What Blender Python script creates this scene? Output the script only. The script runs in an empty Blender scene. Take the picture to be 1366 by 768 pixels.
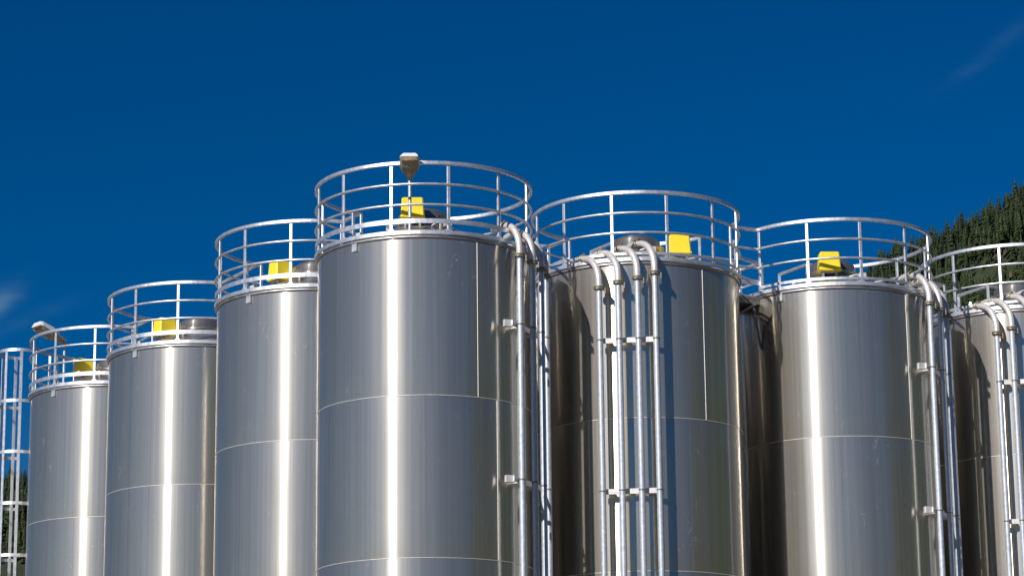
import bpy, math, random
from mathutils import Vector, Matrix
S = bpy.context.scene
COL = S.collection
GZ = 1.6                      # eye height above the yard: silo heights below are measured from eye level
rad = math.radians

# ------------------------------------------------------------------ camera
PITCH, ROLL = 0.234, 0.0112
cam = bpy.data.objects.new('camera', bpy.data.cameras.new('camera'))
COL.objects.link(cam)
cam.data.sensor_width = 36.0
cam.data.lens = 36.0 * 3539.6 / 1366.0
cam.data.clip_start = 0.5
cam.data.clip_end = 12000
cp, sp, cr, sr = math.cos(PITCH), math.sin(PITCH), math.cos(ROLL), math.sin(ROLL)
xh, uh, fh = Vector((1, 0, 0)), Vector((0, -sp, cp)), Vector((0, cp, sp))
rv, up = xh * cr - uh * sr, xh * sr + uh * cr
M3 = Matrix((rv, up, -fh)).transposed()
cam.matrix_world = Matrix.Translation((0, 0, GZ)) @ M3.to_4x4()
S.camera = cam

# ------------------------------------------------------------------ sky and sun
SUN_AZ, SUN_EL = 34.0, 31.0   # azimuth measured from behind the camera towards the left
W = bpy.data.worlds.new('World'); S.world = W; W.use_nodes = True
nt = W.node_tree; nt.nodes.clear()
wo = nt.nodes.new('ShaderNodeOutputWorld'); bg = nt.nodes.new('ShaderNodeBackground')
sky = nt.nodes.new('ShaderNodeTexSky'); sky.sky_type = 'NISHITA'; sky.sun_disc = False
sky.sun_elevation = rad(SUN_EL)
sun_dir = Vector((-math.sin(rad(SUN_AZ)) * math.cos(rad(SUN_EL)), -math.cos(rad(SUN_AZ)) * math.cos(rad(SUN_EL)), math.sin(rad(SUN_EL))))
sky.sun_rotation = math.atan2(sun_dir.x, sun_dir.y)
sky.altitude = 1800; sky.air_density = 1.0; sky.dust_density = 0.1; sky.ozone_density = 4.0
hs = nt.nodes.new('ShaderNodeHueSaturation'); hs.inputs['Saturation'].default_value = 1.45; hs.inputs['Value'].default_value = 0.50
hs.inputs['Hue'].default_value = 0.509
nt.links.new(sky.outputs[0], hs.inputs['Color'])
# thin wisps of high cloud
tc = nt.nodes.new('ShaderNodeTexCoord')
mp = nt.nodes.new('ShaderNodeMapping'); mp.inputs['Rotation'].default_value = (0.2, 0.5, 0.3); mp.inputs['Scale'].default_value = (30, 30, 60)
nz = nt.nodes.new('ShaderNodeTexNoise'); nz.inputs['Scale'].default_value = 1.6; nz.inputs['Detail'].default_value = 8; nz.inputs['Distortion'].default_value = 0.8
nt.links.new(tc.outputs['Generated'], mp.inputs[0]); nt.links.new(mp.outputs[0], nz.inputs['Vector'])
cr_ = nt.nodes.new('ShaderNodeValToRGB'); cr_.color_ramp.elements[0].position = 0.25; cr_.color_ramp.elements[1].position = 0.75
nt.links.new(nz.outputs['Fac'], cr_.inputs[0])
def nm(op, a, b_=None):
    n = nt.nodes.new('ShaderNodeMath'); n.operation = op
    for i, v in enumerate((a, b_)):
        if v is None: continue
        if isinstance(v, (int, float)): n.inputs[i].default_value = v
        else: nt.links.new(v, n.inputs[i])
    return n.outputs[0]
def wisp(px, py, ang, ln_, wd):
    d = (M3 @ Vector(((px - 683) / 3539.6, (384 - py) / 3539.6, -1))).normalized()
    e1 = (rv * math.cos(ang) + up * math.sin(ang)); e2 = (-rv * math.sin(ang) + up * math.cos(ang))
    tot = None
    for e, off, sc in ((e1, d.dot(e1), ln_ / 3539.6), (e2, d.dot(e2), wd / 3539.6), (d, 1.0, 0.02)):
        vd = nt.nodes.new('ShaderNodeVectorMath'); vd.operation = 'DOT_PRODUCT'; vd.inputs[1].default_value = e
        nt.links.new(tc.outputs['Generated'], vd.inputs[0])
        q = nm('MULTIPLY', nm('SUBTRACT', vd.outputs['Value'], off), 1 / sc); q = nm('MULTIPLY', q, q); tot = q if tot is None else nm('ADD', tot, q)
    return nm('EXPONENT', nm('MULTIPLY', tot, -1.0))
WS = [(wisp(4, 400, rad(40), 30, 14), 0.75), (wisp(-4, 408, rad(60), 24, 12), 0.5), (wisp(20, 432, rad(22), 70, 10), 0.16), (wisp(1345, 50, rad(40), 75, 11), 0.13), (wisp(1290, 95, rad(28), 50, 8), 0.10)]
acc = None
for o, k in WS:
    m = nt.nodes.new('ShaderNodeMath'); m.operation = 'MULTIPLY'; m.inputs[1].default_value = k; nt.links.new(o, m.inputs[0])
    if acc is None: acc = m.outputs[0]
    else:
        a = nt.nodes.new('ShaderNodeMath'); a.operation = 'ADD'; nt.links.new(acc, a.inputs[0]); nt.links.new(m.outputs[0], a.inputs[1]); acc = a.outputs[0]
m = nt.nodes.new('ShaderNodeMath'); m.operation = 'MULTIPLY'; nt.links.new(acc, m.inputs[0]); nt.links.new(cr_.outputs[0], m.inputs[1])
mx = nt.nodes.new('ShaderNodeMix'); mx.data_type = 'RGBA'; mx.inputs['B'].default_value = (0.9, 2.1, 3.6, 1)
nt.links.new(m.outputs[0], mx.inputs['Factor']); nt.links.new(hs.outputs[0], mx.inputs['A'])
nt.links.new(mx.outputs['Result'], bg.inputs['Color']); bg.inputs['Strength'].default_value = 0.10
nt.links.new(bg.outputs[0], wo.inputs[0])
sun = bpy.data.objects.new('sun', bpy.data.lights.new('sun', 'SUN')); COL.objects.link(sun)
sun.data.energy = 4.6; sun.data.angle = rad(0.53); sun.data.color = (1.0, 0.96, 0.93)
sun.rotation_mode = 'QUATERNION'; sun.rotation_quaternion = (-sun_dir).to_track_quat('-Z', 'Y')
S.view_settings.view_transform = 'Standard'; S.view_settings.look = 'None'
S.view_settings.exposure = 0.0; S.view_settings.gamma = 1.0

# ------------------------------------------------------------------ materials
def mat(name):
    m = bpy.data.materials.new(name); m.use_nodes = True
    return m, m.node_tree, m.node_tree.nodes['Principled BSDF']
def N(t, k, **kw):
    n = t.nodes.new(k)
    for a, v in kw.items(): setattr(n, a, v)
    return n
def ramp(t, src, stops):
    r = N(t, 'ShaderNodeValToRGB'); e = r.color_ramp.elements
    e[0].position, e[0].color = stops[0][0], stops[0][1] + (1,)
    e[1].position, e[1].color = stops[-1][0], stops[-1][1] + (1,)
    for p, c in stops[1:-1]:
        q = e.new(p); q.color = c + (1,)
    t.links.new(src, r.inputs[0]); return r.outputs[0]
def mth(t, op, a, b=None):
    n = N(t, 'ShaderNodeMath', operation=op)
    for i, v in enumerate((a, b)):
        if v is None: continue
        if isinstance(v, (int, float)): n.inputs[i].default_value = v
        else: t.links.new(v, n.inputs[i])
    return n.outputs[0]

def steel():
    """brushed stainless sheet: circumferential grain, so highlights smear up and down the shell"""
    m, t, b = mat('brushed_stainless_steel')
    tcn = N(t, 'ShaderNodeTexCoord'); oi = N(t, 'ShaderNodeObjectInfo')
    sx = N(t, 'ShaderNodeSeparateXYZ'); t.links.new(tcn.outputs['Object'], sx.inputs[0])
    ang = mth(t, 'ARCTAN2', sx.outputs['X'], mth(t, 'MULTIPLY', sx.outputs['Y'], -1.0))
    rnd = mth(t, 'MULTIPLY', oi.outputs['Random'], 50.0)
    def pol(ka, kz):
        c = N(t, 'ShaderNodeCombineXYZ')
        t.links.new(mth(t, 'MULTIPLY', ang, ka), c.inputs[0]); t.links.new(mth(t, 'MULTIPLY', sx.outputs['Z'], kz), c.inputs[1]); t.links.new(rnd, c.inputs[2])
        return c.outputs[0]
    def noise(v, detail=3, dist=0.0, rough=0.5):
        n = N(t, 'ShaderNodeTexNoise'); n.inputs['Scale'].default_value = 1; n.inputs['Detail'].default_value = detail
        n.inputs['Distortion'].default_value = dist; n.inputs['Roughness'].default_value = rough; t.links.new(v, n.inputs['Vector']); return n.outputs['Fac']
    streak = noise(pol(32, 0.10), 5, 0.0, 0.62)          # fine vertical streaks
    bands = noise(pol(7, 0.15), 3)            # broad vertical bands
    grain = noise(pol(3, 90), 2)              # horizontal brush lines
    blotch = noise(pol(2.5, 1.2), 5, 0.6)
    scr = noise(pol(13, 4), 5, 2.4, 0.7)
    col = N(t, 'ShaderNodeMix', data_type='RGBA'); col.inputs['A'].default_value = (0.51, 0.475, 0.405, 1); col.inputs['B'].default_value = (0.76, 0.715, 0.615, 1)
    s = mth(t, 'ADD', mth(t, 'MULTIPLY', streak, 0.32), mth(t, 'ADD', mth(t, 'MULTIPLY', bands, 0.4), mth(t, 'MULTIPLY', grain, 0.2)))
    t.links.new(s, col.inputs['Factor'])
    t.links.new(col.outputs['Result'], b.inputs['Base Color'])
    b.inputs['Metallic'].default_value = 1.0
    scm = ramp(t, scr, [(0.60, (0, 0, 0)), (0.68, (1, 1, 1))])
    blm = ramp(t, blotch, [(0.50, (0, 0, 0)), (0.64, (1, 1, 1))])
    scm = mth(t, 'MULTIPLY', scm, blm)
    r1 = mth(t, 'ADD', 0.145, mth(t, 'MULTIPLY', streak, 0.06)); r1 = mth(t, 'ADD', r1, mth(t, 'MULTIPLY', scm, 0.05))
    t.links.new(r1, b.inputs['Roughness'])
    b.inputs['Anisotropic'].default_value = 1.0; b.inputs['Anisotropic Rotation'].default_value = 0.25
    tg = N(t, 'ShaderNodeTangent', direction_type='RADIAL', axis='Z'); t.links.new(tg.outputs[0], b.inputs['Tangent'])
    bp = N(t, 'ShaderNodeBump'); bp.inputs['Strength'].default_value = 0.5; bp.inputs['Distance'].default_value = 0.0018
    hgt = mth(t, 'ADD', mth(t, 'MULTIPLY', bands, 1.0), mth(t, 'MULTIPLY', blotch, 1.0))
    t.links.new(hgt, bp.inputs['Height']); t.links.new(bp.outputs[0], b.inputs['Normal'])
    # second, rougher lobe: the dull bloom round every highlight
    b2 = N(t, 'ShaderNodeBsdfPrincipled'); b2.inputs['Metallic'].default_value = 1.0
    t.links.new(col.outputs['Result'], b2.inputs['Base Color']); b2.inputs['Roughness'].default_value = 0.70
    b2.inputs['Anisotropic'].default_value = 0.1; b2.inputs['Anisotropic Rotation'].default_value = 0.25; t.links.new(tg.outputs[0], b2.inputs['Tangent'])
    mixs = N(t, 'ShaderNodeMixShader'); f = mth(t, 'ADD', 0.10, mth(t, 'MULTIPLY', streak, 0.13))
    t.links.new(f, mixs.inputs[0])
    b4 = N(t, 'ShaderNodeBsdfPrincipled'); b4.inputs['Metallic'].default_value = 1.0; t.links.new(col.outputs['Result'], b4.inputs['Base Color'])
    b4.inputs['Roughness'].default_value = 0.44; b4.inputs['Anisotropic'].default_value = 0.75; b4.inputs['Anisotropic Rotation'].default_value = 0.25; t.links.new(tg.outputs[0], b4.inputs['Tangent'])
    mix4 = N(t, 'ShaderNodeMixShader'); t.links.new(mth(t, 'ADD', 0.05, mth(t, 'MULTIPLY', streak, 0.22)), mix4.inputs[0])
    t.links.new(b.outputs[0], mix4.inputs[1]); t.links.new(b4.outputs[0], mix4.inputs[2])
    t.links.new(mix4.outputs[0], mixs.inputs[1]); t.links.new(b2.outputs[0], mixs.inputs[2])
    # weak matte lobe that scatters evenly, added to lift the sunlit steel
    b3 = N(t, 'ShaderNodeBsdfPrincipled'); b3.inputs['Base Color'].default_value = (0.42, 0.39, 0.36, 1); b3.inputs['Roughness'].default_value = 0.6; b3.inputs['Specular IOR Level'].default_value = 0.2
    mix3 = N(t, 'ShaderNodeMixShader'); f3 = mth(t, 'ADD', 0.04, mth(t, 'MULTIPLY', bands, 0.07)); f3 = mth(t, 'ADD', f3, mth(t, 'MULTIPLY', scm, 0.38)); t.links.new(f3, mix3.inputs[0])
    t.links.new(mixs.outputs[0], mix3.inputs[1]); t.links.new(b3.outputs[0], mix3.inputs[2])
    t.links.new(mix3.outputs[0], t.nodes['Material Output'].inputs[0])
    return m
STEEL = steel()

def simple(name, base, metallic=0.0, rough=0.5, var=0.15, scale=6.0, bump=0.0):
    m, t, b = mat(name)
    tcn = N(t, 'ShaderNodeTexCoord'); n = N(t, 'ShaderNodeTexNoise'); n.inputs['Scale'].default_value = scale; n.inputs['Detail'].default_value = 5
    t.links.new(tcn.outputs['Object'], n.inputs['Vector'])
    lo = tuple(c * (1 - var) for c in base); hi = tuple(min(1, c * (1 + var)) for c in base)
    t.links.new(ramp(t, n.outputs['Fac'], [(0.3, lo), (0.7, hi)]), b.inputs['Base Color'])
    b.inputs['Metallic'].default_value = metallic
    t.links.new(ramp(t, n.outputs['Fac'], [(0.3, (rough * 0.85,) * 3), (0.7, (min(1, rough * 1.15),) * 3)]), b.inputs['Roughness'])
    if bump:
        bp = N(t, 'ShaderNodeBump'); bp.inputs['Strength'].default_value = bump; bp.inputs['Distance'].default_value = 0.01
        t.links.new(n.outputs['Fac'], bp.inputs['Height']); t.links.new(bp.outputs[0], b.inputs['Normal'])
    return m
ALU = simple('aluminium_rail', (0.78, 0.785, 0.79), 0.82, 0.42, 0.04, 9)
GALV = simple('galvanised_pipe', (0.54, 0.58, 0.63), 0.45, 0.5, 0.14, 18)
CREAM = simple('pale_elbow_metal', (0.68, 0.65, 0.61), 0.35, 0.45, 0.08, 12)
FLANGE = simple('weathered_flange', (0.36, 0.31, 0.24), 0.6, 0.5, 0.3, 25)
ROOF = simple('dull_roof_sheet', (0.50, 0.48, 0.46), 0.85, 0.42, 0.12, 5)
WELD = simple('bright_weld', (0.80, 0.78, 0.74), 0.5, 0.5, 0.1, 30)
YEL = simple('yellow_plastic', (0.88, 0.68, 0.03), 0.0, 0.4, 0.06, 8)
DARK = simple('dark_rubber', (0.04, 0.04, 0.04), 0.0, 0.6, 0.2, 10)
LAMPW = simple('white_lamp_housing', (0.72, 0.72, 0.71), 0.1, 0.5, 0.06, 10)
LENS = simple('yellowed_lamp_lens', (0.33, 0.27, 0.16), 0.0, 0.2, 0.35, 16)
BARE = simple('bracket_metal', (0.66, 0.65, 0.62), 0.35, 0.45, 0.1, 12)
CONC = simple('concrete', (0.33, 0.32, 0.30), 0.0, 0.85, 0.2, 2, 0.3)
DECK = simple('walkway_grating', (0.20, 0.19, 0.17), 0.5, 0.6, 0.25, 20)

# ------------------------------------------------------------------ mesh helpers
class MB:
    def __init__(s): s.v = []; s.f = []; s.smooth = []
    def add(s, v, f, smooth=False):
        o = len(s.v); s.v += [tuple(p) for p in v]; s.f += [tuple(i + o for i in q) for q in f]; s.smooth += [smooth] * len(f)
    def box(s, c, dx, dy, dz, rz=0.0, bev=0.0, taper=1.0):
        """box with chamfered vertical edges and top, taper narrows the top"""
        h = min(bev, dx / 2.01, dy / 2.01)
        def ring(z, k, q):
            a, b2 = dx / 2 * k - q, dy / 2 * k - q
            pts = [(-a, -b2 + h), (-a + h, -b2), (a - h, -b2), (a, -b2 + h), (a, b2 - h), (a - h, b2), (-a + h, b2), (-a, b2 - h)] if h > 0 else [(-a, -b2), (a, -b2), (a, b2), (-a, b2)]
            cc, ss = math.cos(rz), math.sin(rz)
            return [(c[0] + x * cc - y * ss, c[1] + x * ss + y * cc, c[2] + z) for x, y in pts]
        zs = [(-dz / 2, 1.0, 0.0), (dz / 2 - h, taper, 0.0), (dz / 2, taper, h * 0.7)] if h > 0 else [(-dz / 2, 1, 0), (dz / 2, taper, 0)]
        rs = [ring(*q) for q in zs]; n = len(rs[0]); v = [p for r in rs for p in r]; f = [tuple(range(n))[::-1]]
        for k in range(len(rs) - 1):
            for i in range(n):
                j = (i + 1) % n; f.append((k * n + i, k * n + j, (k + 1) * n + j, (k + 1) * n + i))
        f.append(tuple(range((len(rs) - 1) * n, len(rs) * n)))
        s.add(v, f)
    def sweep(s, pts, prof, ups=None, closed=False, smooth=True, caps=True):
        """sweep a 2-D profile (side, up) along pts; up is kept close to +z (or ups)"""
        P = [Vector(p) for p in pts]; n = len(P); m_ = len(prof); v = []
        lastside = None
        for i in range(n):
            if closed: d = P[(i + 1) % n] - P[i - 1]
            else: d = P[min(i + 1, n - 1)] - P[max(i - 1, 0)]
            d.normalize(); u = Vector(ups[i]) if ups else Vector((0, 0, 1))
            if lastside is not None and not ups:
                side = lastside - d * lastside.dot(d); side.normalize()
            else:
                if abs(d.dot(u)) > 0.98: u = Vector((0, 1, 0))
                side = d.cross(u).normalized()
            upv = side.cross(d).normalized(); lastside = side
            v += [P[i] + side * a + upv * b for a, b in prof]
        f = []
        for i in range(n if closed else n - 1):
            for j in range(m_):
                k = (j + 1) % m_; i2 = (i + 1) % n
                f.append((i * m_ + j, i2 * m_ + j, i2 * m_ + k, i * m_ + k))
        s.add(v, f, smooth)
        if caps and not closed: s.add(v, [tuple(range(m_))[::-1], tuple(range((n - 1) * m_, n * m_))])
    def tube(s, pts, r, k=10, **kw):
        s.sweep(pts, [(r * math.cos(2 * math.pi * i / k), r * math.sin(2 * math.pi * i / k)) for i in range(k)], **kw)
    def bar(s, pts, w, h, **kw):
        s.sweep(pts, [(-w / 2, -h / 2), (w / 2, -h / 2), (w / 2, h / 2), (-w / 2, h / 2)], smooth=False, **kw)
    def lathe(s, prof, k=96, a0=0, a1=360, smooth=True, c=(0, 0)):
        full = abs(a1 - a0) >= 359.9; n = k if full else k + 1; v = []
        for i in range(n):
            a = rad(a0 + (a1 - a0) * i / k)
            for r, z in prof: v.append((c[0] + r * math.sin(a), c[1] - r * math.cos(a), z))
        m_ = len(prof); f = []
        for i in range(k):
            i2 = (i + 1) % n
            for j in range(m_ - 1): f.append((i * m_ + j, i2 * m_ + j, i2 * m_ + j + 1, i * m_ + j + 1))
        s.add(v, f, smooth)
    def mesh(s, name):
        me = bpy.data.meshes.new(name); me.from_pydata(s.v, [], s.f)
        me.polygons.foreach_set('use_smooth', s.smooth); me.update(); return me
def link(name, me, m, parent=None, loc=(0, 0, 0), rz=0.0, label=None, kind=None):
    if m and not me.materials: me.materials.append(m)
    o = bpy.data.objects.new(name, me); COL.objects.link(o); o.location = loc; o.rotation_euler = (0, 0, rz); o.parent = parent
    if label: o['label'] = label
    if kind: o['kind'] = kind
    return o
def thing(name, label, cat, loc=(0, 0, 0), group=None, rz=0.0):
    o = bpy.data.objects.new(name, None); COL.objects.link(o); o.location = loc; o.rotation_euler = (0, 0, rz); o.empty_display_size = 0.3
    o['label'] = label; o['category'] = cat
    if group: o['group'] = group
    return o
def clone(o, parent=None):
    c = o.copy(); COL.objects.link(c)
    if parent is not None: c.parent = parent
    for ch in list(o.children): clone(ch, c)
    return c
def fix_normals(me):
    import bmesh
    b = bmesh.new(); b.from_mesh(me); bmesh.ops.recalc_face_normals(b, faces=b.faces); b.to_mesh(me); b.free(); return me

# ------------------------------------------------------------------ ground and terrain
def ridge(X):
    pts = [(-4000, 80), (-900, 175), (-300, 256), (60, 324), (150, 357), (198, 376), (250, 401), (309, 427), (450, 500), (700, 560), (1200, 500), (4000, 300)]
    for (a, ha), (b, hb) in zip(pts, pts[1:]):
        if a <= X <= b: return ha + (hb - ha) * (X - a) / (b - a)
    return 100
Y0, Y1 = 700.0, 1600.0
def hill_z(X, Y):
    t = (Y - Y0) / (Y1 - Y0); H = ridge(X) + 1.6
    z = H * max(0, min(t, 1.0))
    if t > 1: z = H * (1 - 0.35 * min(t - 1, 2))
    if t > 0: z += 5 * math.sin(X * 0.021 + Y * 0.008) * min(1, t * 3) + 3 * math.sin(X * 0.057 - Y * 0.031) * min(1, t * 3)
    return max(z, -3.0)
gm, t, b = mat('gravel_yard_and_fields')
tcn = N(t, 'ShaderNodeTexCoord'); n1 = N(t, 'ShaderNodeTexNoise'); n1.inputs['Scale'].default_value = 3.0; n1.inputs['Detail'].default_value = 8
n2 = N(t, 'ShaderNodeTexNoise'); n2.inputs['Scale'].default_value = 0.02; n2.inputs['Detail'].default_value = 6
t.links.new(tcn.outputs['Object'], n1.inputs['Vector']); t.links.new(tcn.outputs['Object'], n2.inputs['Vector'])
ca = ramp(t, n1.outputs['Fac'], [(0.3, (0.075, 0.042, 0.017)), (0.7, (0.115, 0.068, 0.030))])
cb = ramp(t, n2.outputs['Fac'], [(0.35, (0.03, 0.05, 0.014)), (0.65, (0.06, 0.075, 0.025))])
ln = N(t, 'ShaderNodeVectorMath', operation='LENGTH'); t.links.new(tcn.outputs['Object'], ln.inputs[0])
mr = N(t, 'ShaderNodeMapRange'); mr.inputs['From Min'].default_value = 75; mr.inputs['From Max'].default_value = 82; t.links.new(ln.outputs['Value'], mr.inputs['Value'])
mx2 = N(t, 'ShaderNodeMix', data_type='RGBA'); t.links.new(mr.outputs[0], mx2.inputs['Factor']); t.links.new(ca, mx2.inputs['A']); t.links.new(cb, mx2.inputs['B'])
t.links.new(mx2.outputs['Result'], b.inputs['Base Color']); b.inputs['Roughness'].default_value = 0.9
g = MB(); g.add([(-6000, -6000, 0), (6000, -6000, 0), (6000, 6000, 0), (-6000, 6000, 0)], [(0, 1, 2, 3)])
link('ground', g.mesh('ground'), gm, kind='structure')
hm, t, b = mat('forest_floor')
tcn = N(t, 'ShaderNodeTexCoord'); n1 = N(t, 'ShaderNodeTexNoise'); n1.inputs['Scale'].default_value = 0.06; n1.inputs['Detail'].default_value = 8
t.links.new(tcn.outputs['Object'], n1.inputs['Vector'])
t.links.new(ramp(t, n1.outputs['Fac'], [(0.35, (0.018, 0.028, 0.010)), (0.55, (0.035, 0.045, 0.016)), (0.70, (0.12, 0.085, 0.04))]), b.inputs['Base Color']); b.inputs['Roughness'].default_value = 1.0
g = MB(); xs = [-4000 + 100 * i for i in range(33)] + [-700 + 20 * i for i in range(76)] + [840 + 120 * i for i in range(27)]
xs = sorted(set(x for x in xs)); ys = [Y0 - 60 + 20 * i for i in range(60)] + [1800, 2200, 2800]
v = [(x, y, hill_z(x, y)) for y in ys for x in xs]; n = len(xs)
g.add(v, [(j * n + i, j * n + i + 1, (j + 1) * n + i + 1, (j + 1) * n + i) for j in range(len(ys) - 1) for i in range(n - 1)], True)
link('hillside', g.mesh('hillside'), hm, kind='structure')
# wooded hills on the other side of the valley, behind the camera: the steel mirrors them
g = MB(); v = []; k = 72
for j, (rr, hh) in enumerate([(900, -2), (1100, 0.45), (1400, 0.85), (1800, 1.0), (2600, 0.8)]):
    for i in range(k + 1):
        a = math.pi * (1.06 + 1.09 * i / k)
        q = max(0.0, min(1.0, (a / math.pi - 1.745) / 0.12)); q = q * q * (3 - 2 * q)
        H = (90 + 26 * math.sin(5 * a) + 16 * math.sin(11 * a + 1) + 9 * math.sin(23 * a)) * min(1.0, 4 * i / k) ** 0.6 + 330 * q
        if a > math.pi * 2.1: H *= 1 - (a / math.pi - 2.1) / 0.08
        v.append((rr * math.cos(a), rr * math.sin(a), -2 if j == 0 else hh * H))
g.add(v, [(j * (k + 1) + i, j * (k + 1) + i + 1, (j + 1) * (k + 1) + i + 1, (j + 1) * (k + 1) + i) for j in range(4) for i in range(k)], True)
mm_, t, b = mat('meadow_and_wood')
tcn = N(t, 'ShaderNodeTexCoord'); n1 = N(t, 'ShaderNodeTexNoise'); n1.inputs['Scale'].default_value = 0.008; n1.inputs['Detail'].default_value = 8
t.links.new(tcn.outputs['Object'], n1.inputs['Vector'])
t.links.new(ramp(t, n1.outputs['Fac'], [(0.35, (0.018, 0.034, 0.006)), (0.5, (0.034, 0.056, 0.004)), (0.65, (0.085, 0.11, 0.006))]), b.inputs['Base Color']); b.inputs['Roughness'].default_value = 1.0
link('valley_hills', g.mesh('valley_hills'), mm_, kind='structure')

# ------------------------------------------------------------------ silos
SILOS = {1: (-8.258, 54.193), 2: (-6.081, 50.474), 3: (-3.497, 46.068), 4: (-1.452, 42.55), 5: (2.149, 44.459), 6: (5.747, 46.371), 7: (9.432, 48.283),
         8: (0.104, 47.98), 9: (3.702, 49.889), 10: (7.387, 51.80),
         11: (-2.48, 52.38), 12: (1.12, 54.29), 13: (4.72, 56.20)}
U = Vector((-0.502, 0.865, 0)); Nn = Vector((0.865, 0.502, 0)); RR = Vector((0.883, 0.469, 0)); MMv = Vector((0.469, -0.883, 0))
R, RL = 1.75, 1.785
zt = 10.557 + GZ
ZTOP, ZM1, ZM2, ZTOE, ZRIM = 11.79 + GZ, 11.44 + GZ, 11.10 + GZ, 10.83 + GZ, 10.645 + GZ
SEAMS = [0.45, 2.95, 5.47 - 0.02 + GZ - 2.5, 5.47 + GZ, 7.97 + GZ, zt]
DZ1 = {1: -.046, 2: -.022, 3: -.003, 4: .054, 5: .013, 6: .007, 7: -.003}

def pol(r, phi, z): a = rad(phi); return (r * math.sin(a), -r * math.cos(a), z)
def arc(r, a0, a1, z, step=3.0):
    n = max(2, int(abs(a1 - a0) / step) + 1); return [pol(r, a0 + (a1 - a0) * i / (n - 1), z) for i in range(n)]
_c = {}
def cached(key, fn):
    if key not in _c: _c[key] = fn()
    return _c[key]
def course_mesh(z0, z1):
    b = MB(); b.lathe([(R - 0.001, z0), (R, z0 + 0.012), (R, z0 + 0.5), (R, z1 - 0.7), (R, z1 - 0.012), (R - 0.001, z1)], 128); return b.mesh('shell_course')
def seam_mesh(z):
    b = MB(); b.tube(arc(R + 0.001, 0, 360, z, 2.5)[:-1], 0.0055, 6, closed=True); return b.mesh('weld_seam')
def vseam_mesh(phi, z0, z1):
    b = MB(); b.tube([pol(R + 0.001, phi, z0 + 0.01), pol(R + 0.001, phi, z1 - 0.01)], 0.006, 6); return b.mesh('weld_seam')
def roof_mesh():
    b = MB(); b.lathe([(R + 0.004, zt), (R + 0.022, zt + 0.004), (R + 0.022, zt + 0.045), (R - 0.02, zt + 0.05), (0.55, 11.10 + GZ), (0.47, 11.13 + GZ)], 128); return b.mesh('roof')
def drum_mesh():
    b = MB(); b.lathe([(0.43, 11.05 + GZ), (0.43, 11.19 + GZ), (0.46, 11.20 + GZ), (0.46, 11.23 + GZ), (0.43, 11.235 + GZ), (0.42, 11.36 + GZ), (0.33, 11.43 + GZ), (0.2, 11.45 + GZ), (0.0, 11.46 + GZ)], 48); return b.mesh('hatch_drum')
def rim_mesh():
    b = MB(); b.bar(arc(R + 0.035, 0, 360, ZRIM, 2.5)[:-1], 0.035, 0.062, closed=True); return b.mesh('rim_ring')
def cover_mesh():
    b = MB(); b.box((0, 0, 0.17), 0.39, 0.30, 0.345, 0, 0.02, 0.90)
    b.box((0, 0, 0.02), 0.405, 0.315, 0.022, 0, 0.004)
    for x in (-0.16, 0.16): b.tube([(x, -0.155, 0.02), (x, -0.166, 0.02)], 0.010, 6)
    return b.mesh('motor_cover')
def foot_mesh():
    b = MB()
    for x in (-0.12, 0.12):
        b.box((x, 0, -0.08), 0.04, 0.2, 0.17, 0, 0.004)
    b.box((0, 0.02, -0.02), 0.3, 0.22, 0.03, 0, 0.004); return b.mesh('motor_bracket')
def lug_mesh():
    b = MB(); b.box((0, 0, 0), 0.115, 0.016, 0.16, 0, 0.006); b.box((0.055, -0.012, 0), 0.012, 0.03, 0.16, 0, 0.002); return b.mesh('lifting_lug')
def clip_mesh():
    b = MB(); b.box((0, 0, 0), 0.09, 0.05, 0.07, 0, 0.006); b.box((-0.12, 0.05, -0.02), 0.07, 0.07, 0.06, 0, 0.01); b.tube([(0, -0.026, 0.0), (0, -0.032, 0.0)], 0.02, 10); return b.mesh('rim_clamp')
def post_mesh():
    b = MB(); b.box((0, 0, 0), 0.056, 0.036, ZTOP - zt - 0.06, 0, 0.008)
    b.box((0, 0.004, -(ZTOP - zt) / 2 + 0.09), 0.10, 0.05, 0.06, 0, 0.006)
    for z in (-0.50, -0.46): b.tube([(0.0, -0.02, z), (0.0, -0.027, z)], 0.011, 6)
    return b.mesh('railing_post')

TOPP = [(-0.022, -0.024), (-0.014, -0.031), (0.014, -0.031), (0.022, -0.024), (0.022, 0.024), (0.014, 0.031), (-0.014, 0.031), (-0.022, 0.024)]
def add_rails(silo, spans, dtoe=0.0):
    for a0, a1 in spans:
        def mk(kind, z):
            b = MB(); pts = arc(RL, a0, a1, z)
            closed = abs(a1 - a0) > 359
            if closed: pts = pts[:-1]
            if kind == 'top': b.sweep(pts, TOPP, closed=closed, smooth=False)
            elif kind == 'toe': b.bar(pts, 0.016, 0.075 if dtoe == 0 else 0.045, closed=closed)
            else: b.tube(pts, 0.021, 8, closed=closed)
            return b.mesh('rail')
        link('top_rail', cached(('top', a0, a1), lambda: mk('top', ZTOP)), ALU, silo)
        link('middle_rail', cached(('m1', a0, a1), lambda: mk('m', ZM1)), ALU, silo)
        link('middle_rail', cached(('m2', a0, a1), lambda: mk('m', ZM2)), ALU, silo)
        link('toe_rail', cached(('toe', a0, a1, dtoe), lambda: mk('toe', ZTOE - dtoe)), ALU, silo)
def add_post(silo, phi):
    z = (ZTOP + zt) / 2 + 0.03; p = pol(RL - 0.02, phi, z)
    link('railing_post', cached('post', lambda: post_mesh()), ALU, silo, p, rad(phi))

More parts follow.
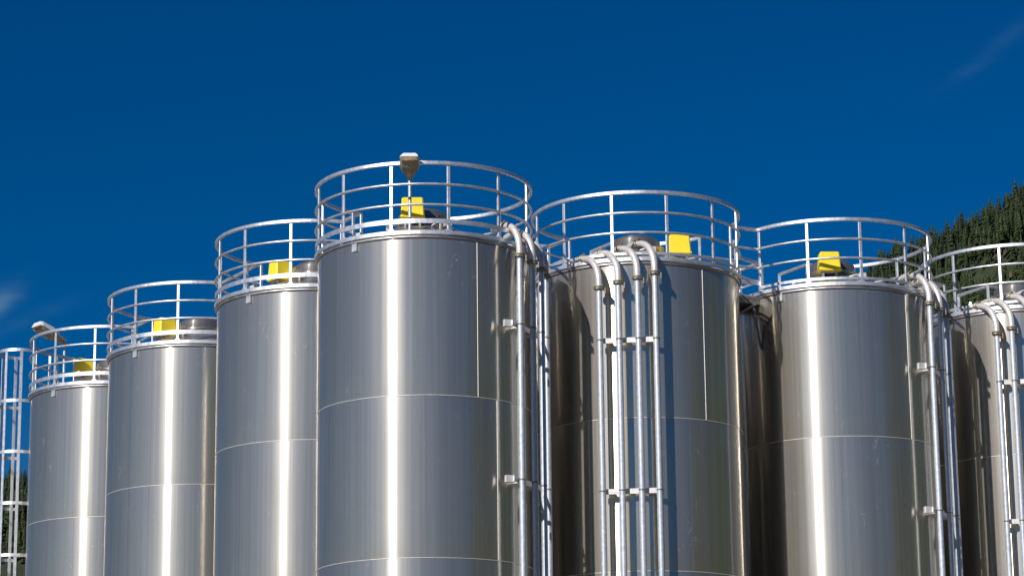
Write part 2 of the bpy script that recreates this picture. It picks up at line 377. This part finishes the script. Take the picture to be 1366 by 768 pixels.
def flange_mesh():
    b = MB(); b.lathe([(0.0, -0.03), (0.085, -0.03), (0.09, -0.026), (0.09, -0.006), (0.078, -0.004), (0.078, 0.004), (0.09, 0.006), (0.09, 0.026), (0.085, 0.03), (0.0, 0.03)], 24)
    for k in range(6):
        a = k * math.pi / 3; b.tube([(0.075 * math.cos(a), 0.075 * math.sin(a), -0.042), (0.075 * math.cos(a), 0.075 * math.sin(a), 0.042)], 0.009, 6)
    b.box((0.1, -0.02, -0.05), 0.02, 0.02, 0.1, 0, 0.003)
    return b.mesh('pipe_flange')
def coupling_mesh():
    b = MB(); b.lathe([(0.055, -0.045), (0.075, -0.04), (0.075, -0.012), (0.066, -0.008), (0.066, 0.008), (0.075, 0.012), (0.075, 0.04), (0.055, 0.045)], 20)
    b.box((0.085, 0, 0), 0.035, 0.045, 0.03, 0, 0.004); b.box((-0.085, 0, 0), 0.035, 0.045, 0.03, 0, 0.004)
    return b.mesh('pipe_coupling')
CL = lambda z: z
def fill_pipe(silo, phi, zf, run, label=None, rp=2.02):
    b = MB(); p0 = Vector(pol(rp, phi, 0)); b.tube([p0 + Vector((0, 0, 0.6)), p0 + Vector((0, 0, zf - 0.03))], 0.05, 16)
    pipe = link('fill_pipe', b.mesh('fill_pipe'), GALV, silo, label=label)
    link('pipe_flange', cached('flange', flange_mesh), FLANGE, pipe, p0 + Vector((0, 0, zf)))
    # elbow rises, leans over the rim and lies down along the roof
    rb = 0.50; pts = [p0 + Vector((0, 0, zf + 0.03)), p0 + Vector((0, 0, zf + 0.09))]; c0 = p0 + Vector((0, 0, zf + 0.09))
    for i in range(1, 15):
        a = rad(84) * i / 14; pts.append(c0 + U * rb * (1 - math.cos(a)) + Vector((0, 0, rb * math.sin(a))))
    b = MB(); b.tube(pts, 0.057, 16); link('pipe_elbow', b.mesh('pipe_elbow'), CREAM, pipe)
    d = (pts[-1] - pts[-2]).normalized(); e = pts[-1]
    cpl = link('pipe_coupling', cached('coupling', coupling_mesh), FLANGE, pipe, e + d * 0.03)
    cpl.rotation_mode = 'QUATERNION'; cpl.rotation_quaternion = d.to_track_quat('Z', 'X')
    b = MB(); b.tube([e + d * 0.05, e + d * 0.14, e + d * 0.14 + U * run * 0.5 + Vector((0, 0, 0.0)), e + d * 0.14 + U * run + Vector((0, 0, -0.02))], 0.055, 14)
    link('roof_pipe', b.mesh('roof_pipe'), CREAM, pipe)
def strap_mesh():
    b = MB(); b.lathe([(0.052, -0.012), (0.056, -0.012), (0.056, 0.012), (0.052, 0.012)], 16); return b.mesh('pipe_clip')
def bracket(silo, phis, z, over=(0.16, 0.10), rp=2.02):
    P = [Vector(pol(rp - 0.075, p, z)) for p in (phis[0], phis[-1])]; d = (P[1] - P[0]).normalized(); mid = (P[0] + P[1]) / 2
    # straight flat bar laid behind the pipes
    out = Vector((mid.x, mid.y, 0)).normalized()
    sag = max(0.0, (P[0] - Vector((0, 0, z))).dot(out)); off = 0.0
    b = MB(); b.bar([P[0] - d * over[0] + out * off, P[1] + d * over[1] + out * off], 0.022, 0.085)
    for s in (0.12, 0.88):
        q = P[0].lerp(P[1], s); inn = Vector((q.x, q.y, 0)).normalized() * (R + 0.002); b.bar([q, Vector((inn.x, inn.y, z))], 0.05, 0.05)
    if over[0] > 0.1: p_ = pol(rp - 0.10, phis[0] - 5.5, z); b.box(p_, 0.15, 0.07, 0.11, rad(18), 0.006)
    br = link('pipe_bracket', b.mesh('pipe_bracket'), BARE, silo)
    for p in phis: link('pipe_clip', cached('strap', strap_mesh), FLANGE, br, pol(rp, p, z))

OPEN_B = (-141.5, 169.5)       # every silo's railing opens at the back for the walkway
PHI0 = {1: -6, 2: -7, 3: -10, 4: -15, 5: -15.5, 6: -20, 7: -20, 8: -15, 9: -15, 10: -15, 11: -15, 12: -15, 13: -15}
VPHI = {1: 40, 2: 50, 3: 60, 4: 31, 5: 36, 6: 39, 7: 40, 8: 20, 9: 20, 10: 20, 11: 20, 12: 20, 13: 20}
SLABEL = {
 1: 'leftmost steel silo, with a floodlight above its railing and a caged ladder beside it',
 2: 'second steel silo from the left, a yellow box and steel drum behind its railing',
 3: 'steel silo directly left of the tallest looking one and half hidden behind it',
 4: 'tallest looking steel silo in the middle, floodlight on its roof, pipes on its right edge',
 5: 'steel silo with four vertical pipes down its front, right of the tallest looking silo',
 6: 'steel silo right of the one with four front pipes, joined to it by a bridge',
 7: 'rightmost steel silo, cut off by the picture edge, in front of the forested hill',
 8: 'back row silo behind the one with four front pipes, only its railing peeping out',
 9: 'back row silo behind the bridge between the two right-hand silos, mostly hidden',
 10: 'back row silo behind the rightmost silo, almost wholly hidden',
 11: 'third row silo, hidden behind the nearest silo and its left neighbour',
 12: 'third row silo, hidden behind the silo with four front pipes',
 13: 'third row silo, hidden behind the bridge between the two right-hand silos'}
BOX = {1: (-0.70, 0.05, 0.65), 2: (-0.70, 0.05, 0.68), 3: (-0.63, 0.0, 0.68), 4: (-0.16, -0.66, 0.04), 5: (0.74, -0.08, 0.05), 6: (-0.12, -0.66, 0.04)}
for k, (X, Y) in SILOS.items():
    s = thing('steel_silo', SLABEL[k], 'silo', (X, Y, 0), 'stainless steel storage silos')
    zs = list(SEAMS); dz = DZ1.get(k, 0); zs[4] += dz
    for i in range(5):
        me = cached(('course', round(zs[i], 3), round(zs[i + 1], 3)), lambda: course_mesh(zs[i], zs[i + 1]))
        c = link('shell_course', me, STEEL, s)
        if k < 8 and i >= 1:
            link('weld_seam', cached(('seam', round(zs[i], 3)), lambda: seam_mesh(zs[i])), WELD, c)
            ph = VPHI[k] + (0 if i == 4 else (12 if i == 3 else -140))
            if i != 3 or k == 4: link('weld_seam', vseam_mesh(ph, zs[i], zs[i + 1]), WELD, c)
    link('skirt', cached('skirt', lambda: (lambda b: (b.lathe([(R - 0.02, 0.1), (R - 0.02, 0.45)], 64), b.mesh('skirt'))[1])(MB())), ROOF, s)
    rf = link('roof', cached('roof', roof_mesh), ROOF, s)
    link('rim_ring', cached('rim', rim_mesh), ALU, s)
    link('hatch_drum', cached('drum', lambda: drum_mesh()), STEEL, s)
    if k in (1, 2, 3, 4, 6):
        phl = -37 if k < 6 else -38
        link('lifting_lug', cached('lug', lug_mesh), ALU, s, pol(R + 0.012, phl, zt - 0.045), rad(phl))
        if k in (1, 2, 3, 4): link('rim_clamp', cached('clip', clip_mesh), BARE, s, pol(R - 0.06, phl + 1, zt + 0.165), rad(phl))
    if k in BOX:
        x, y, rz = BOX[k]
        cv = link('motor_cover', cached('cover', cover_mesh), YEL, s, (x, y, 11.15 + GZ + (-0.03 if k > 4 else 0)), rz, label='yellow motor cover on the silo roof')
        link('motor_bracket', cached('foot', foot_mesh), ROOF, cv)
        if k == 5:
            cv = link('motor_cover', cached('cover', cover_mesh), YEL, s, (0.33, 0.75, 11.15 + GZ), 0.9, label='yellow motor cover half hidden behind the pipes')
    # railing
    a, bb = OPEN_B
    if k in (4, 7): spans = [(a, bb)]
    elif k == 5: spans = [(a, 108.6), (136.5, bb)]
    elif k == 6: spans = [(a, -80.3), (-52.5, bb)]
    elif k in (8,): spans = [(a, 19.3), (70.8, bb)]
    else: spans = [(a, 19.3), (70.8, bb)]
    add_rails(s, spans, 0.09 if k in (5, 6, 7) else 0.0)
    used = []
    for a0, a1 in spans:
        cand = [a0 + 0.7, a1 - 0.7]
        for q in range(12):
            ph = PHI0[k] + 30 * q
            for p in (ph, ph - 360):
                if a0 + 6 < p < a1 - 6: cand.append(p)
        for p in cand: add_post(s, p)
    # fill pipes
    if k in (4, 6):
        phis = [51.5, 62.0, 72.5, 83.5]
        if k == 6: phis = [49.0, 60.0, 71.0, 82.0]
        for p, zf in zip(phis, (10.38, 10.34, 10.30, 10.27)): fill_pipe(s, p, zf + GZ, 0.25)
    if k in (5, 7):
        phis = [-20.7, -11.4, -2.4, 5.8]
        if k == 7: phis = [-22.2, -14.6, -5.0, 4.0]
        for p, zf in zip(phis, (10.13, 10.20, 10.265, 10.35)): fill_pipe(s, p, zf + GZ, 0.22)
    if k in (4, 5, 6, 7):
        for z in (9.25, 6.75, 4.25, 1.75): bracket(s, phis, z + GZ, (0.20, 0.06) if k in (4, 6) else (0.05, 0.07))
    # small things on the roofs
    if k in (4, 5, 6):
        b = MB(); b.box((0, 0, 0), 0.13, 0.12, 0.10, 0.2, 0.008); jb = link('junction_box', b.mesh('junction_box'), BARE, s, {4: (0.42, -0.9, 11.02 + GZ), 5: (0.25, -0.5, 11.12 + GZ), 6: (0.42, -0.95, 10.97 + GZ)}[k])
        b = MB(); b.tube([(0, 0, 0), (-0.1, 0, 0.03), (-0.22, 0.03, 0.0), (-0.32, 0.1, -0.07)], 0.012, 8); link('cable', b.mesh('cable'), CREAM, jb)
    if k < 5:
        b = MB(); b.tube([(0, 0, -0.1), (0, 0, 0.1)], 0.035, 10); b.box((0, 0, 0.12), 0.1, 0.09, 0.06, 0.3, 0.006)
        link('level_sensor', b.mesh('level_sensor'), FLANGE, s, (-0.22 if k != 4 else 0.30, -0.85, 11.0 + GZ))

# concrete plinth under each silo is one slab
link('concrete_slab', (lambda b: (b.box((0.5, 48.5, 0.05), 30, 18, 0.10, rad(28), 0.01), b.mesh('slab'))[1])(MB()), CONC, kind='structure')

# ------------------------------------------------------------------ walkway bridges
def rail_between(o, p, q, name='bridge_rail', zs=(ZTOP, ZM1, ZM2), posts=(False, False)):
    for i, z in enumerate(zs):
        b = MB(); b.tube([(p.x, p.y, z), (q.x, q.y, z)], 0.034 if z == ZTOP else 0.023, 8); link(name, b.mesh(name), ALU, o)
    b = MB(); b.bar([(p.x, p.y, ZTOE), (q.x, q.y, ZTOE)], 0.016, 0.075); link('toe_rail', b.mesh('toe_rail'), ALU, o)
    for f, w in zip(posts, (p, q)):
        if f:
            b = MB(); b.bar([(w.x, w.y, zt + 0.08), (w.x, w.y, max(zs))], 0.05, 0.04); link('railing_post', b.mesh('post'), ALU, o)
BL = {(4, 3): 'footbridge between the tallest looking silo and the silo directly left of it', (3, 2): 'footbridge from the silo left of the tallest one to the next silo further left',
      (2, 1): 'footbridge between the two leftmost silos', (5, 8): 'footbridge leading back from the silo with four front pipes',
      (6, 9): 'footbridge leading back from the second silo from the right', (7, 10): 'footbridge leading back from the rightmost silo'}
for (a, b_), lab in BL.items():
    A = Vector(SILOS[a] + (0,)); Bv = Vector(SILOS[b_] + (0,)); d = Bv - A; L = d.length; u = d.normalized(); n_ = Vector((u.y, -u.x, 0))
    if n_.x < 0: n_ = -n_
    o = thing('walkway_bridge', lab, 'walkway', (0, 0, 0), 'footbridges between the silo tops')
    f = lambda s_, nn: A + u * s_ + n_ * nn
    rail_between(o, f(1.75, -0.336), f(L - 1.75, -0.336), posts=(False, False))
    rail_between(o, f(1.42, 0.52), f(min(L - 1.75, 2.3), 0.52), posts=(True, True))
    rail_between(o, f(1.42, 0.52), f(1.38, 1.12))
    m = MB(); c = f(L / 2, 0.09); m.box((c.x, c.y, zt + 0.065), 0.84, L - 3.3, 0.05, math.atan2(u.y, u.x) - math.pi / 2, 0.004); link('deck', m.mesh('deck'), DECK, o)
o = thing('walkway_bridge', 'footbridge with dark underside between the silo with four front pipes and the next one right', 'walkway', (0, 0, 0), 'footbridges between the silo tops')
A = Vector(SILOS[5] + (0,)); f = lambda s_, mm: A + RR * s_ + MMv * mm
rail_between(o, f(1.755, 0.29), f(4.07 - 1.755, 0.29))
rail_between(o, f(1.66, -0.56), f(4.07 - 1.69, -0.56), zs=(ZM1, ZM2))
m = MB(); c = f(4.07 / 2, -0.14); m.box((c.x, c.y, zt + 0.005), 0.95, 0.84, 0.05, math.atan2(RR.y, RR.x), 0.004); link('deck', m.mesh('deck'), DECK, o)
m = MB()
for mm in (0.25, -0.5):
    m.bar([tuple(f(1.45, mm)[:2]) + (zt - 0.06,), tuple(f(2.62, mm)[:2]) + (zt - 0.06,)], 0.05, 0.09)
link('deck_beam', m.mesh('deck_beam'), DECK, o)
m = MB(); m.bar([tuple(f(1.72, 0.27)[:2]) + (zt - 0.42,), tuple(f(2.25, 0.27)[:2]) + (zt - 0.10,)], 0.035, 0.035); m.bar([tuple(f(2.33, 0.27)[:2]) + (zt - 0.9,), tuple(f(2.2, 0.27)[:2]) + (zt - 0.10,)], 0.035, 0.035)
link('brace', m.mesh('brace'), DECK, o)

# ------------------------------------------------------------------ floodlights
def luminaire(x, y, z0, z1, heading, tilt, label, k=1.0):
    o = thing('floodlight', label, 'lamp', (x, y, z0), 'floodlights on the silo roofs')
    b = MB(); b.tube([(0, 0, 0), (0, 0, z1 - z0)], 0.028, 12); b.box((0, 0, 0.01), 0.14, 0.14, 0.02, 0, 0.004); link('lamp_pole', b.mesh('lamp_pole'), GALV, o)
    secs = [(0.0, 0.045, 0.04, 0.04), (0.08, 0.06, 0.055, 0.05), (0.20, 0.13, 0.07, 0.06), (0.30, 0.155, 0.085, 0.065), (0.52, 0.155, 0.085, 0.05), (0.56, 0.135, 0.07, 0.03)]
    secs = [tuple(c_ * k for c_ in q) for q in secs]
    R3 = Matrix.Rotation(heading, 3, 'Z') @ Matrix.Rotation(tilt, 3, 'X')
    def loft(rows, name, m_, cap=True):
        v = []; nr = len(rows[0])
        for r_ in rows: v += [R3 @ Vector(p) + Vector((0, 0, z1 - z0)) for p in r_]
        f = [(i * nr + j, (i + 1) * nr + j, (i + 1) * nr + (j + 1) % nr, i * nr + (j + 1) % nr) for i in range(len(rows) - 1) for j in range(nr)]
        if cap: f += [tuple(range(nr)), tuple(range((len(rows) - 1) * nr, len(rows) * nr))[::-1]]
        b = MB(); b.add(v, f); link(name, fix_normals(b.mesh(name)), m_, o)
    loft([[(-w, -l, 0), (-w * 0.96, -l, h * 0.5), (-w * 0.7, -l, h), (w * 0.7, -l, h), (w * 0.96, -l, h * 0.5), (w, -l, 0)] for l, w, h, d in secs], 'lamp_housing', LAMPW)
    loft([[(-w * 0.94, -l, -0.001), (w * 0.94, -l, -0.001), (w * 0.8, -l, -d * 0.8), (w * 0.3, -l, -d), (-w * 0.3, -l, -d), (-w * 0.8, -l, -d * 0.8)] for l, w, h, d in secs[:5]] +
         [[(-w * 0.9, -l, -0.001), (w * 0.9, -l, -0.001), (w * 0.8, -l, -0.01), (w * 0.3, -l, -0.012), (-w * 0.3, -l, -0.012), (-w * 0.8, -l, -0.01)] for l, w, h, d in [(0.545, 0.14, 0, 0)]], 'lamp_lens', LENS)
S4, S1 = SILOS[4], SILOS[1]
luminaire(S4[0] - 0.17, S4[1] - 1.50, 10.68 + GZ, 11.61 + GZ, 0.03, rad(-23), 'floodlight on a pole pointing at the viewer, above the tallest looking silo')
luminaire(S1[0] - 1.0, S1[1] - 0.6, 10.85 + GZ, 11.73 + GZ, rad(-50), rad(-20), 'floodlight turned to the left above the railing of the leftmost silo', 1.3)

# ------------------------------------------------------------------ caged ladder
o = thing('caged_ladder', 'tall safety-cage ladder with flat hoops beside the leftmost silo', 'ladder', (0, 0, 0))
C1 = Vector((S1[0], S1[1], 0)); dirc = Vector((-0.86, 0.51, 0)).normalized(); cc = C1 + dirc * 2.36 + Vector((-0.22, 0, 0)); pr = Vector((-dirc.y, dirc.x, 0))
HR = 0.46; ztop = 11.88 + GZ
def ring_pts(z, a0=-170, a1=70, n=29):
    return [cc + Vector(pol(HR, a0 + (a1 - a0) * i / (n - 1), z)) for i in range(n)]
z = ztop
while z > 2.6:
    b = MB(); b.bar(ring_pts(z), 0.012, 0.065); link('cage_hoop', b.mesh('cage_hoop'), ALU, o); z -= 1.09
for ph in (-158, -115, -72, -29, 14, 56):
    p = cc + Vector(pol(HR - 0.012, ph, 0))
    tw = math.atan2(p.y - cc.y, p.x - cc.x); b = MB(); b.box((0, 0, 0), 0.014, 0.062, ztop - 2.5 + 0.03, 0, 0.002)
    link('cage_bar', b.mesh('cage_bar'), ALU, o, (p.x, p.y, (ztop + 2.5) / 2), tw)
for s_ in (-0.23, 0.23):
    q = C1 + dirc * 2.02 + pr * s_; b = MB(); b.bar([(q.x, q.y, 0.4), (q.x, q.y, ztop)], 0.05, 0.03); link('ladder_stile', b.mesh('ladder_stile'), ALU, o)
z = 0.6
b = MB(); q0 = C1 + dirc * 2.02 - pr * 0.23; q1 = C1 + dirc * 2.02 + pr * 0.23; b.tube([(q0.x, q0.y, 0), (q1.x, q1.y, 0)], 0.015, 6); rm = b.mesh('rung')
while z < ztop - 0.5: link('rung', rm, FLANGE, o, (0, 0, z)); z += 0.28

# ------------------------------------------------------------------ spruce forest
random.seed(11)
def leaf_mat(name, lo, hi):
    m, t, b = mat(name); tcn = N(t, 'ShaderNodeTexCoord'); oi = N(t, 'ShaderNodeObjectInfo')
    n = N(t, 'ShaderNodeTexNoise'); n.inputs['Scale'].default_value = 0.7; n.inputs['Detail'].default_value = 3; t.links.new(tcn.outputs['Object'], n.inputs['Vector'])
    s = mth(t, 'ADD', mth(t, 'MULTIPLY', n.outputs['Fac'], 0.6), mth(t, 'MULTIPLY', oi.outputs['Random'], 0.4))
    t.links.new(ramp(t, s, [(0.25, lo), (0.75, hi)]), b.inputs['Base Color']); b.inputs['Roughness'].default_value = 0.75
    return m
NEED = leaf_mat('spruce_needles', (0.009, 0.022, 0.008), (0.036, 0.056, 0.013))
BARK = simple('spruce_bark', (0.22, 0.15, 0.10), 0.0, 0.9, 0.3, 1.5)
def crown_mesh(h, r, z0, tiers, seed):
    rnd = random.Random(seed); b = MB(); v = []; f = []
    for i in range(tiers):
        t_ = i / (tiers - 1); z = z0 + (h - z0) * t_; rr = r * (1 - t_) ** 0.7 * rnd.uniform(0.8, 1.12) + 0.12
        nb = 9 if t_ < 0.7 else 6; ph = rnd.uniform(0, 6.28); dz = (h - z0) / tiers
        for j in range(nb):
            a = ph + 6.283 * j / nb + rnd.uniform(-0.25, 0.25); L = rr * rnd.uniform(0.65, 1.15); w = L * 0.42 + 0.15
            ca, sa = math.cos(a), math.sin(a); dr = dz * rnd.uniform(0.5, 1.3) + 0.2 * L
            k0 = len(v)
            v += [(0, 0, z + dz * 0.75), (L * 0.55 * ca - w * sa, L * 0.55 * sa + w * ca, z - dr * 0.35), (L * ca, L * sa, z - dr), (L * 0.55 * ca + w * sa, L * 0.55 * sa - w * ca, z - dr * 0.35)]
            f += [(k0, k0 + 1, k0 + 2), (k0, k0 + 2, k0 + 3)]
    k0 = len(v); v += [(0.15, 0, h - 0.6), (-0.1, 0.13, h - 0.6), (-0.1, -0.13, h - 0.6), (0, 0, h + 0.2)]; f += [(k0, k0 + 1, k0 + 3), (k0 + 1, k0 + 2, k0 + 3), (k0 + 2, k0, k0 + 3)]
    b.add(v, f); return b.mesh('crown')
def trunk_mesh(h):
    b = MB(); b.lathe([(0.34, -1.5), (0.28, h * 0.3), (0.15, h * 0.7), (0.05, h)], 6); return b.mesh('trunk')
TV = [(crown_mesh(h, r, z0, ti, i), trunk_mesh(h * 0.95)) for i, (h, r, z0, ti) in enumerate([(15, 3.4, 1.5, 11), (13, 3.2, 1, 10), (17, 3.6, 2, 12), (12, 3.3, .8, 9), (15, 3.0, 2, 11), (20, 2.9, 11, 8), (21, 3.1, 12, 8)])]
for c_, t_ in TV: c_.materials.append(NEED); t_.materials.append(BARK)
SZ = ['mid-sized', 'smaller', 'tall broad', 'short', 'narrow', '', '']
def tree_label(px, py, zone, i):
    if zone == 'bare': return 'spruce with a bare pale trunk above the small tan clearing on the right hill'
    if zone == 'left': return SZ[i] + ' spruce on the distant slope seen through the ladder cage, ' + ('near the slope top' if py < 690 else 'low on the slope')
    where = 'through the railing of the bridged silo' if px < 1240 else ('above the left end of the rightmost railing' if px < 1300 else 'above the right end of the rightmost railing') if py < 330 else 'seen through the rightmost silo railing'
    return SZ[i] + (' spruce on the ridge, ' if zone == 'ridge' else ' spruce below the ridge, ') + where
cand = []
def scatter(x0, x1, y0, y1, sp_, zone):
    y = y0; row = 0
    while y < y1:
        x = x0 + (row % 2) * sp_ / 2
        while x < x1:
            X = x + random.uniform(-0.42, 0.42) * sp_; Yv = y + random.uniform(-0.42, 0.42) * sp_
            if not (262 < X < 290 and 1462 < Yv < 1500) : cand.append((X, Yv, zone))
            x += sp_
        y += sp_ * 1.05; row += 1
scatter(150, 345, 1290, 1616, 6.2, 'slope'); scatter(-345, -268, 1340, 1612, 7.5, 'left')
main_n = len(cand)
for xa, xb in ((-650, -346), (-267, 149), (346, 660)): scatter(xa, xb, 1290, 1612, 11.5, 'far')
def pix(X, Y, up_=8):
    z = hill_z(X, Y) - GZ + up_
    d = Y * cp + z * sp; u_ = -Y * sp + z * cp; return 683 + 3539.6 * (X * cr - u_ * sr) / d, 384 - 3539.6 * (X * sr + u_ * cr) / d
def seen(X, Y):
    px, py = pix(X, Y)
    if X > 0: return px < 1372 and py < 420 and px > 1120
    return px < 42 and px > -6 and py < 772
front = [c for c in cand[:main_n] if seen(c[0], c[1])]; rest = [c for c in cand[:main_n] if not seen(c[0], c[1])] + cand[main_n:]
front.sort(key=lambda c: c[1]); single = [c for c in front if c[2] == 'left'][-60:]; single += [c for c in front if c[2] != 'left'][-(300 - len(single)):]
ss = set(single); others = [c for c in front if c not in ss] + rest
G = 'spruce trees on the hillside'
for X, Yv, zone in single:
    bare = zone == 'slope' and 255 < X < 300 and 1498 < Yv < 1532
    if zone == 'slope' and Yv > 1585: zone = 'ridge'
    if bare: zone = 'bare'
    i = random.choice((5, 6)) if bare else random.choice((0, 0, 1, 1, 2, 3, 4, 4))
    sc = random.uniform(0.75, 1.1)
    px, py = pix(X, Yv, 15); lab = tree_label(px, py, zone, i).strip()
    o = thing('spruce_tree', lab, 'tree', (X, Yv, hill_z(X, Yv)), lab.replace('spruce', 'spruces', 1), random.uniform(0, 6.28)); o.scale = (sc, sc, sc)
    link('trunk', TV[i][1], None, o); link('crown', TV[i][0], None, o)
# everything beyond the first 300: one joined mass
b = MB(); 
for X, Yv, zone in others:
    bare = zone == 'slope' and 255 < X < 300 and 1498 < Yv < 1532
    me = TV[random.choice((5, 6)) if bare else random.choice((0, 1, 2, 3, 4))][0]; sc = random.uniform(0.75, 1.1); a = random.uniform(0, 6.28); ca, sa = math.cos(a) * sc, math.sin(a) * sc; z = hill_z(X, Yv)
    b.add([(X + p.co.x * ca - p.co.y * sa, Yv + p.co.x * sa + p.co.y * ca, z + p.co.z * sc) for p in me.vertices], [tuple(p.vertices) for p in me.polygons])
    if bare or random.random() < 0.3:
        me = TV[5][1]; b.add([(X + p.co.x * sc, Yv + p.co.y * sc, z + p.co.z * sc) for p in me.vertices], [tuple(p.vertices) for p in me.polygons])
fo = link('spruce_forest', b.mesh('spruce_forest'), NEED, kind='stuff'); fo['label'] = 'mass of further spruces covering the forested hillside'; fo['category'] = 'forest'
print('trees', len(single), len(others), 'objects', len(bpy.data.objects))
